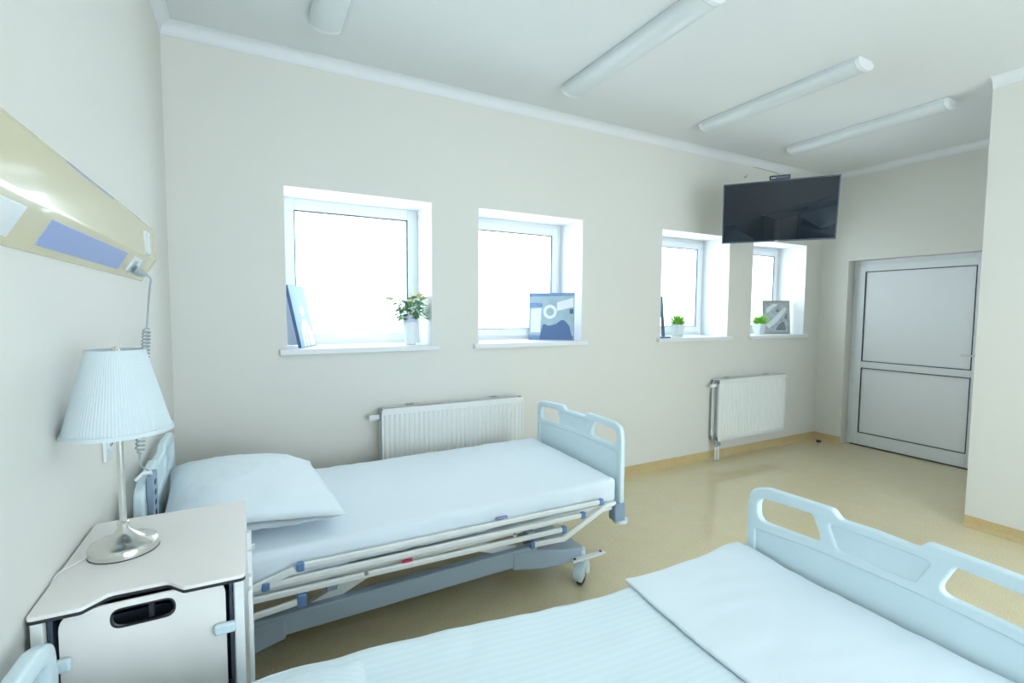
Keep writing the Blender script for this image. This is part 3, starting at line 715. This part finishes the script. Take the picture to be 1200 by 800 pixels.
obj('bulb', MB().lathe([(.012, .38), (.013, .40), (.026, .43), (.028, .45), (.018, .475), (.002, .485)], (LX, LY, z), 20), 'white', t)
def shade(r0, z0, r1, z1):
    n = 96*4; vs = []; fs = []; rows = 8
    for i in range(rows+1):
        f = i/rows; r_ = r0+(r1-r0)*f
        for k in range(n):
            an = 2*PI*k/n; a_ = (.0008 if k % 4 in (0, 1) else 0)*(.5+.5*(1-f)); vs.append((LX+(r_+a_)*math.cos(an), LY+(r_+a_)*math.sin(an), z+z0+(z1-z0)*f))
    for i in range(rows):
        for k in range(n): fs.append((i*n+k, i*n+(k+1) % n, (i+1)*n+(k+1) % n, (i+1)*n+k))
    return MB().add(vs, fs)
sh = obj('lamp_shade', shade(.110, .303, .0595, .508), 'shade', t, smooth=False); sd = sh.modifiers.new('solid', 'SOLIDIFY'); sd.thickness = .0018
obj('shade_trim', MB().lathe([(.1135, .303), (.1115, .313), (.1085, .313), (.1105, .303)], (LX, LY, z), 64, False), 'shade', sh)
obj('shade_trim', MB().lathe([(.0625, .500), (.0610, .509), (.0575, .509), (.059, .500)], (LX, LY, z), 64, False), 'shade', sh)
obj('lamp_cord', MB().tube(spl([(LX-.066, LY-.01, z+.005), (LX-.088, LY-.045, z+.004), (.006, LY-.085, z+.004), (-.0005+.003, LY-.12, z-.02), (.003, LY-.13, z-.10)]), .0022, 8), 'white', t)

# ------------------------------------------------------------------ television
tvyaw, tvtilt, tvroll = -.971, .225, -.013
r_ = Vector((math.cos(tvyaw), math.sin(tvyaw), 0)); n0 = Vector((math.sin(tvyaw), -math.cos(tvyaw), 0)); u0 = Vector((0,0,1))
nn_ = n0*math.cos(tvtilt)-u0*math.sin(tvtilt); uu = u0*math.cos(tvtilt)+n0*math.sin(tvtilt)
r3 = r_*math.cos(tvroll)+uu*math.sin(tvroll); u3 = uu*math.cos(tvroll)-r_*math.sin(tvroll)
TM = axes(r3, u3, nn_, (4.263, -.797, 2.336))
t = thing('television', 'flat black television tilted down from a wall arm above the last window', 'television', mtx=TM)
W2, H2 = .42, .2475
obj('back_cover', MB().box(-W2+.004, W2-.004, -H2+.004, H2-.004, -.030, -.004).box(-.28, .28, -.2, .12, -.055, -.030), 'black', t, local=True, bevel=.006)
b = .009
obj('bezel', MB().box(-W2, -W2+b, -H2, H2, -.012, .003).box(W2-b, W2, -H2, H2, -.012, .003).box(-W2+b, W2-b, H2-b, H2, -.012, .003).box(-W2+b, W2-b, -H2, -H2+b+.003, -.012, .003), 'tvbezel', t, local=True)
obj('screen', MB().box(-W2+b, W2-b, -H2+b+.003, H2-b, -.01, .0005), 'screen', t, local=True, smooth=False)
obj('power_light', MB().box(-.012, .012, -H2+.002, -H2+.007, .003, .004), 'socket', t, local=True, smooth=False)
obj('vesa_plate', MB().box(-.1, .1, -.12, .08, -.062, -.055), 'steel', t, local=True)
p0 = TM @ Vector((0, -.02, -.06))
obj('wall_arm', MB().bar(p0, (4.72, -.42, 2.36), .03, .04).bar((4.72, -.42, 2.36), (4.88, -.004, 2.36), .03, .04).box(4.82, 4.94, -.01, 0, 2.28, 2.46), 'steel', t, bevel=.003)
t = thing('set_top_box', 'small black receiver box perched on the top edge of the television', 'receiver', mtx=TM @ Matrix.Translation((0, H2, 0)))
t2 = obj('housing', MB().box(-.075, .075, .0005, .036, -.035, .004), 'black', t, local=True, bevel=.003)
obj('display_window', MB().box(-.066, .066, .008, .028, .004, .005), 'darkblue', t, local=True, smooth=False)
for x in (-.058, -.045, -.036): obj('indicator_mark', MB().box(x-.004, x+.004, .014, .020, .005, .0056), 'socket', t, local=True, smooth=False)
tag(obj('antenna_cable', MB().tube(spl([(5.02, -.008, 3.0), (5.2, -.008, 3.0), (5.42, -.010, 2.985), (5.5, -.012, 2.9), (5.3, -.014, 2.6), (4.95, -.02, 2.45)]), .0035, 6), 'grey'), 'thin grey cable running from the ceiling edge down behind the television', 'cable')
tag(obj('wall_hook', MB().tube([(4.905, 0, 2.885), (4.905, -.02, 2.885), (4.905, -.026, 2.90)], .004, 8).tube([(4.905, -.0, 2.885), (4.905, -.006, 2.885)], .011, 10), 'steel'), 'tiny metal hook in the wall left of and above the television', 'hook')

# ------------------------------------------------------------------ things on the window sills
def leaf(mb, p, d, w, l, up=Vector((0,0,1)), bend=.3):
    d = d.normalized(); s = d.cross(up)
    if s.length < .05: s = Vector((1,0,0))
    s = s.normalized(); n = s.cross(d).normalized(); rows = 5; vs = []; fs = []
    for i in range(rows+1):
        f = i/rows; ww = w/2*math.sin(PI*min(.98, .08+.9*f))**.8; c = p+d*l*f-n*bend*l*f*f
        vs += [c-s*ww+n*ww*.25, c, c+s*ww+n*ww*.25]
    for i in range(rows): a_ = i*3; fs += [(a_, a_+1, a_+4, a_+3), (a_+1, a_+2, a_+5, a_+4)]
    mb.add(vs, fs)
def rose(c, r, mname, parent):
    mb = MB(); rnd = random.Random(int(c[0]*1000+c[2]*977))
    for ring_, (k, rad, tilt) in enumerate(((3, .35, 1.35), (4, .6, 1.1), (5, .85, .75), (6, 1.0, .35))):
        for i in range(k):
            an = 2*PI*(i+ring_*.4)/k; d_ = Vector((math.cos(an)*math.cos(tilt), math.sin(an)*math.cos(tilt), math.sin(tilt)))
            leaf(mb, Vector(c)+Vector((math.cos(an), math.sin(an), 0))*r*.15*ring_-Vector((0,0,r*.4)), d_, r*1.0, r*1.15*rad+r*.2, bend=-.35)
    return obj('rose_bloom', mb, mname, parent)
def rose_pot(cx, cy):
    z = WB; t = thing('rose_plant', 'pale yellow roses with green leaves in white pot on first window sill', 'potted plant', (cx, cy, z))
    obj('pot', MB().lathe([(.036, .0), (.040, .003), (.053, .150), (.055, .152), (.055, .165), (.050, .165), (.047, .12), (.0, .12)], (cx, cy, z), 32, False), 'pot', t)
    obj('pot_wrap', MB().lathe([(.046, .13), (.056, .19), (.065, .215), (.062, .215), (.050, .185), (.043, .13)], (cx, cy, z), 14, False), 'lilac', t, smooth=False)
    obj('soil', MB().lathe([(.045, .15), (.03, .158), (.001, .16)], (cx, cy, z), 20), 'soil', t)
    rnd = random.Random(3); stems = MB(); lv = MB(); lv2 = MB(); base_ = Vector((cx, cy, z+.15)); tips = []
    blooms = [(-.155, -.02, .33, .028), (.055, -.01, .36, .030), (.085, -.03, .335, .028), (.02, .03, .30, .026), (-.02, -.05, .31, .024)]
    for bx, by, bz, br in blooms:
        tp = Vector((cx+bx, cy+by, z+bz)); mid = base_*.5+tp*.5+Vector((0, 0, .03)); stems.tube(spl([base_, mid, tp], 5), .0018, 6); tips.append((base_, mid, tp))
    sp = Vector((cx-.175, cy-.02, z+.41)); stems.tube(spl([Vector((cx-.155, cy-.02, z+.33)), Vector((cx-.155, cy-.02, z+.37)), sp], 5), .0014, 6)
    for k in range(170):
        an = rnd.uniform(0, 2*PI); rr = rnd.uniform(.01, .115)*(1 if k % 3 else .8); hz = rnd.uniform(.19, .33)
        p = Vector((cx+rr*math.cos(an)-.005, cy+rr*.8*math.sin(an), z+hz)); d_ = Vector((math.cos(an), math.sin(an), rnd.uniform(-.5, .8)))
        leaf(lv if k % 2 else lv2, p, d_, rnd.uniform(.024, .040), rnd.uniform(.040, .062), bend=rnd.uniform(.1, .5))
    for dx_, dz_ in ((-.10, .19), (-.12, .21), (-.095, .165), (-.075, .14)):
        leaf(lv, Vector((cx+dx_*.6, cy-.02, z+dz_+.02)), Vector((-1, -.2, -.2)), .034, .060)
    for k in range(7): leaf(lv2, sp+Vector((rnd.uniform(-.01, .03), 0, -.02-k*.018)), Vector((rnd.uniform(-1, 1), -.3, .3)), .012, .026)
    obj('stems', stems, 'leaf', t); obj('foliage', lv, 'leaf', t); obj('foliage', lv2, 'leaf2', t)
    for i, (bx, by, bz, br) in enumerate(blooms): rose((cx+bx, cy+by, z+bz), br, 'rose', t)
    obj('bud', MB().lathe([(.001, 0), (.007, .006), (.005, .016), (.001, .022)], sp, 10), 'bud', t)
rose_pot(1.425, .125)
def grass_pot(cx, cy, label):
    z = WB; t = thing('potted_grass', label, 'potted plant', (cx, cy, z), group='small potted grasses on the sills')
    q = .052; 
    def sq(r, zz): return [(cx+a*r, cy+b_*r, z+zz) for a, b_ in ((-1,-.85),(-.85,-1),(.85,-1),(1,-.85),(1,.85),(.85,1),(-.85,1),(-1,.85))]
    vs = sq(.040, 0)+sq(.054, .125)+sq(.050, .125)+sq(.047, .105); n = 8
    fs = [tuple(reversed(range(8)))]+[(i*n+k, i*n+(k+1) % n, (i+1)*n+(k+1) % n, (i+1)*n+k) for i in range(3) for k in range(n)]+[tuple(24+k for k in range(8))]
    obj('pot', MB().add(vs, fs), 'pot', t)
    rnd = random.Random(int(cx*100)); mb = MB()
    for k in range(230):
        an = rnd.uniform(0, 2*PI); r0 = rnd.uniform(0, .035); el = rnd.uniform(.45, 1.5)
        p = Vector((cx+r0*math.cos(an), cy+r0*math.sin(an), z+.105)); d_ = Vector((math.cos(an)*math.cos(el), math.sin(an)*math.cos(el), math.sin(el)))
        leaf(mb, p, d_, rnd.uniform(.007, .011), rnd.uniform(.10, .15), bend=rnd.uniform(.1, .4))
    obj('foliage', mb, 'grass', t)
grass_pot(4.20, .185, 'small bright green grass in white pot on the third window sill')
grass_pot(5.46, .165, 'small bright green grass in white pot beside the silver framed picture')

def canvas(name, label, bl, br, h, lean, thick, edge, face, shapes, frame=None, cat='picture'):
    """stretched canvas standing on its bottom edge bl->br, leaning back by lean radians; shapes: flat printed patches (polygon in 0..1, material)"""
    bl, br = Vector(bl), Vector(br); w = (br-bl).length; rx = (br-bl).normalized(); back = Vector((-rx.y, rx.x, 0)); upv = Vector((0,0,1))*math.cos(lean)+back*math.sin(lean); nr = rx.cross(upv)
    mt = axes(rx, upv, nr, bl+Vector((0,0,.001)))
    t = thing(name, label, cat, mtx=mt)
    obj('stretcher', MB().box(0, w, 0, h, -thick, -.001), edge, t, local=True, bevel=.002)
    obj('print', MB().box(.002, w-.002, .002, h-.002, -.001, .0004), face, t, local=True, smooth=False)
    for i, (poly, m_) in enumerate(shapes):
        z0 = .0004+.00025*i; ps = [(x*w, y*h) for x, y in poly]
        obj('printed_shape', MB().prism([(x, y) for x, y in ps], 'z', z0, z0+.00025), m_, t, local=True, smooth=False)
    if frame:
        b = .02; obj('frame', MB().box(-.004, b, -.0, h+.004, -thick, .008).box(w-b, w+.004, 0, h+.004, -thick, .008).box(b, w-b, 0, b, -thick, .008).box(b, w-b, h-b, h+.004, -thick, .008), frame, t, local=True, bevel=.003)
    return t
def ell(cx, cy, rx, ry, n=20): return [(cx+rx*math.cos(2*PI*k/n), cy+ry*math.sin(2*PI*k/n)) for k in range(n)]
canvas('canvas_picture', 'blue canvas with a pale figure, leaning in the first window beside the roses', (.686, .035, WB), (.800, .265, WB), .415, .20, .022, 'navy', 'skyblue',
       [([(.22, .02), (.95, .02), (.93, .22), (.72, .38), (.62, .46), (.42, .46), (.33, .36), (.24, .28)], 'printwhite'), (ell(.50, .60, .13, .11), 'printwhite'), (ell(.46, .70, .10, .05), 'printgrey'), ([(.34, .02), (.40, .02), (.42, .26), (.38, .26)], 'printgrey'), ([(.56, .02), (.62, .02), (.58, .30), (.55, .30)], 'printgrey')])
canvas('canvas_picture', 'square blue and white canvas print standing on the second window sill', (2.515, .280, WB), (2.815, .030, WB), .405, .06, .02, 'navy', 'printgrey',
       [([(0, 0), (1, 0), (1, .10), (0, .10)], 'printmid'), ([(0, .92), (1, .94), (1, 1), (0, 1)], 'printmid'), ([(.0, .68), (.30, .70), (.30, .78), (.0, .79)], 'printmid'),
        ([(.04, .16), (.26, .16), (.28, .68), (.05, .66)], 'printwhite'), (rounded([(.24, .02, 0), (.97, .02, 0), (.90, .30, .08), (.76, .46, .1), (.60, .34, .1), (.44, .30, .1), (.32, .36, .08)]), 'navy'),
        (ell(.47, .60, .15, .15), 'printwhite'), (ell(.47, .60, .085, .085), 'printgrey'), ([(.62, .80), (.98, .90), (.98, .70), (.62, .62)], 'printwhite'), ([(.90, .56), (.98, .56), (.98, .66), (.90, .66)], 'navy')])
canvas('canvas_picture', 'blue canvas seen edge-on, leaning in the third window beside the small grass pot', (3.905, .06, WB), (4.085, .235, WB), .40, .08, .030, 'darkblue', 'skyblue', [([(.1, .1), (.9, .1), (.7, .6), (.3, .6)], 'printwhite')])
canvas('framed_picture', 'silver framed grey picture with pale shapes standing in the last window', (5.645, .245, WB), (5.965, .125, WB), .385, .08, .018, 'silver', 'swirl',
       [(rounded([(.12, .30, .1), (.40, .46, .1), (.86, .84, .08), (.88, .70, .08), (.52, .34, .1), (.20, .16, .1)]), 'printwhite'), (rounded([(.14, .60, .1), (.34, .74, .1), (.60, .90, .08), (.40, .91, .08), (.14, .78, .1)]), 'printwhite'),
        (rounded([(.45, .10, .05), (.88, .12, .05), (.80, .40, .1), (.62, .30, .05)]), 'charcoal'), (rounded([(.80, .48, .04), (.92, .42, .03), (.92, .62, .03), (.88, .62, .03)]), 'charcoal'), (ell(.56, .70, .07, .05), 'charcoal')], frame='silver')
t = MB().box(3.80, 3.90, -.02, .035, WB+.0005, WB+.013); o = obj('phone', t, 'navy', bevel=.004); tag(o, 'flat dark blue phone-like slab lying at the front of the third window sill', 'phone')

# door stop on the floor
t = thing('door_stop', 'small brown rubber door stop on the floor in the far corner', 'door stop', (6.05, -.215, 0))
obj('base', MB().lathe([(.024, .0003), (.024, .004), (.012, .008), (.008, .030)], (6.05, -.215, 0), 20), 'steel', t)
obj('rubber_head', MB().lathe([(.012, .028), (.022, .032), (.026, .040), (.026, .052), (.018, .056)], (6.05, -.215, 0), 20), 'brown', t)
bpy.context.view_layer.update()
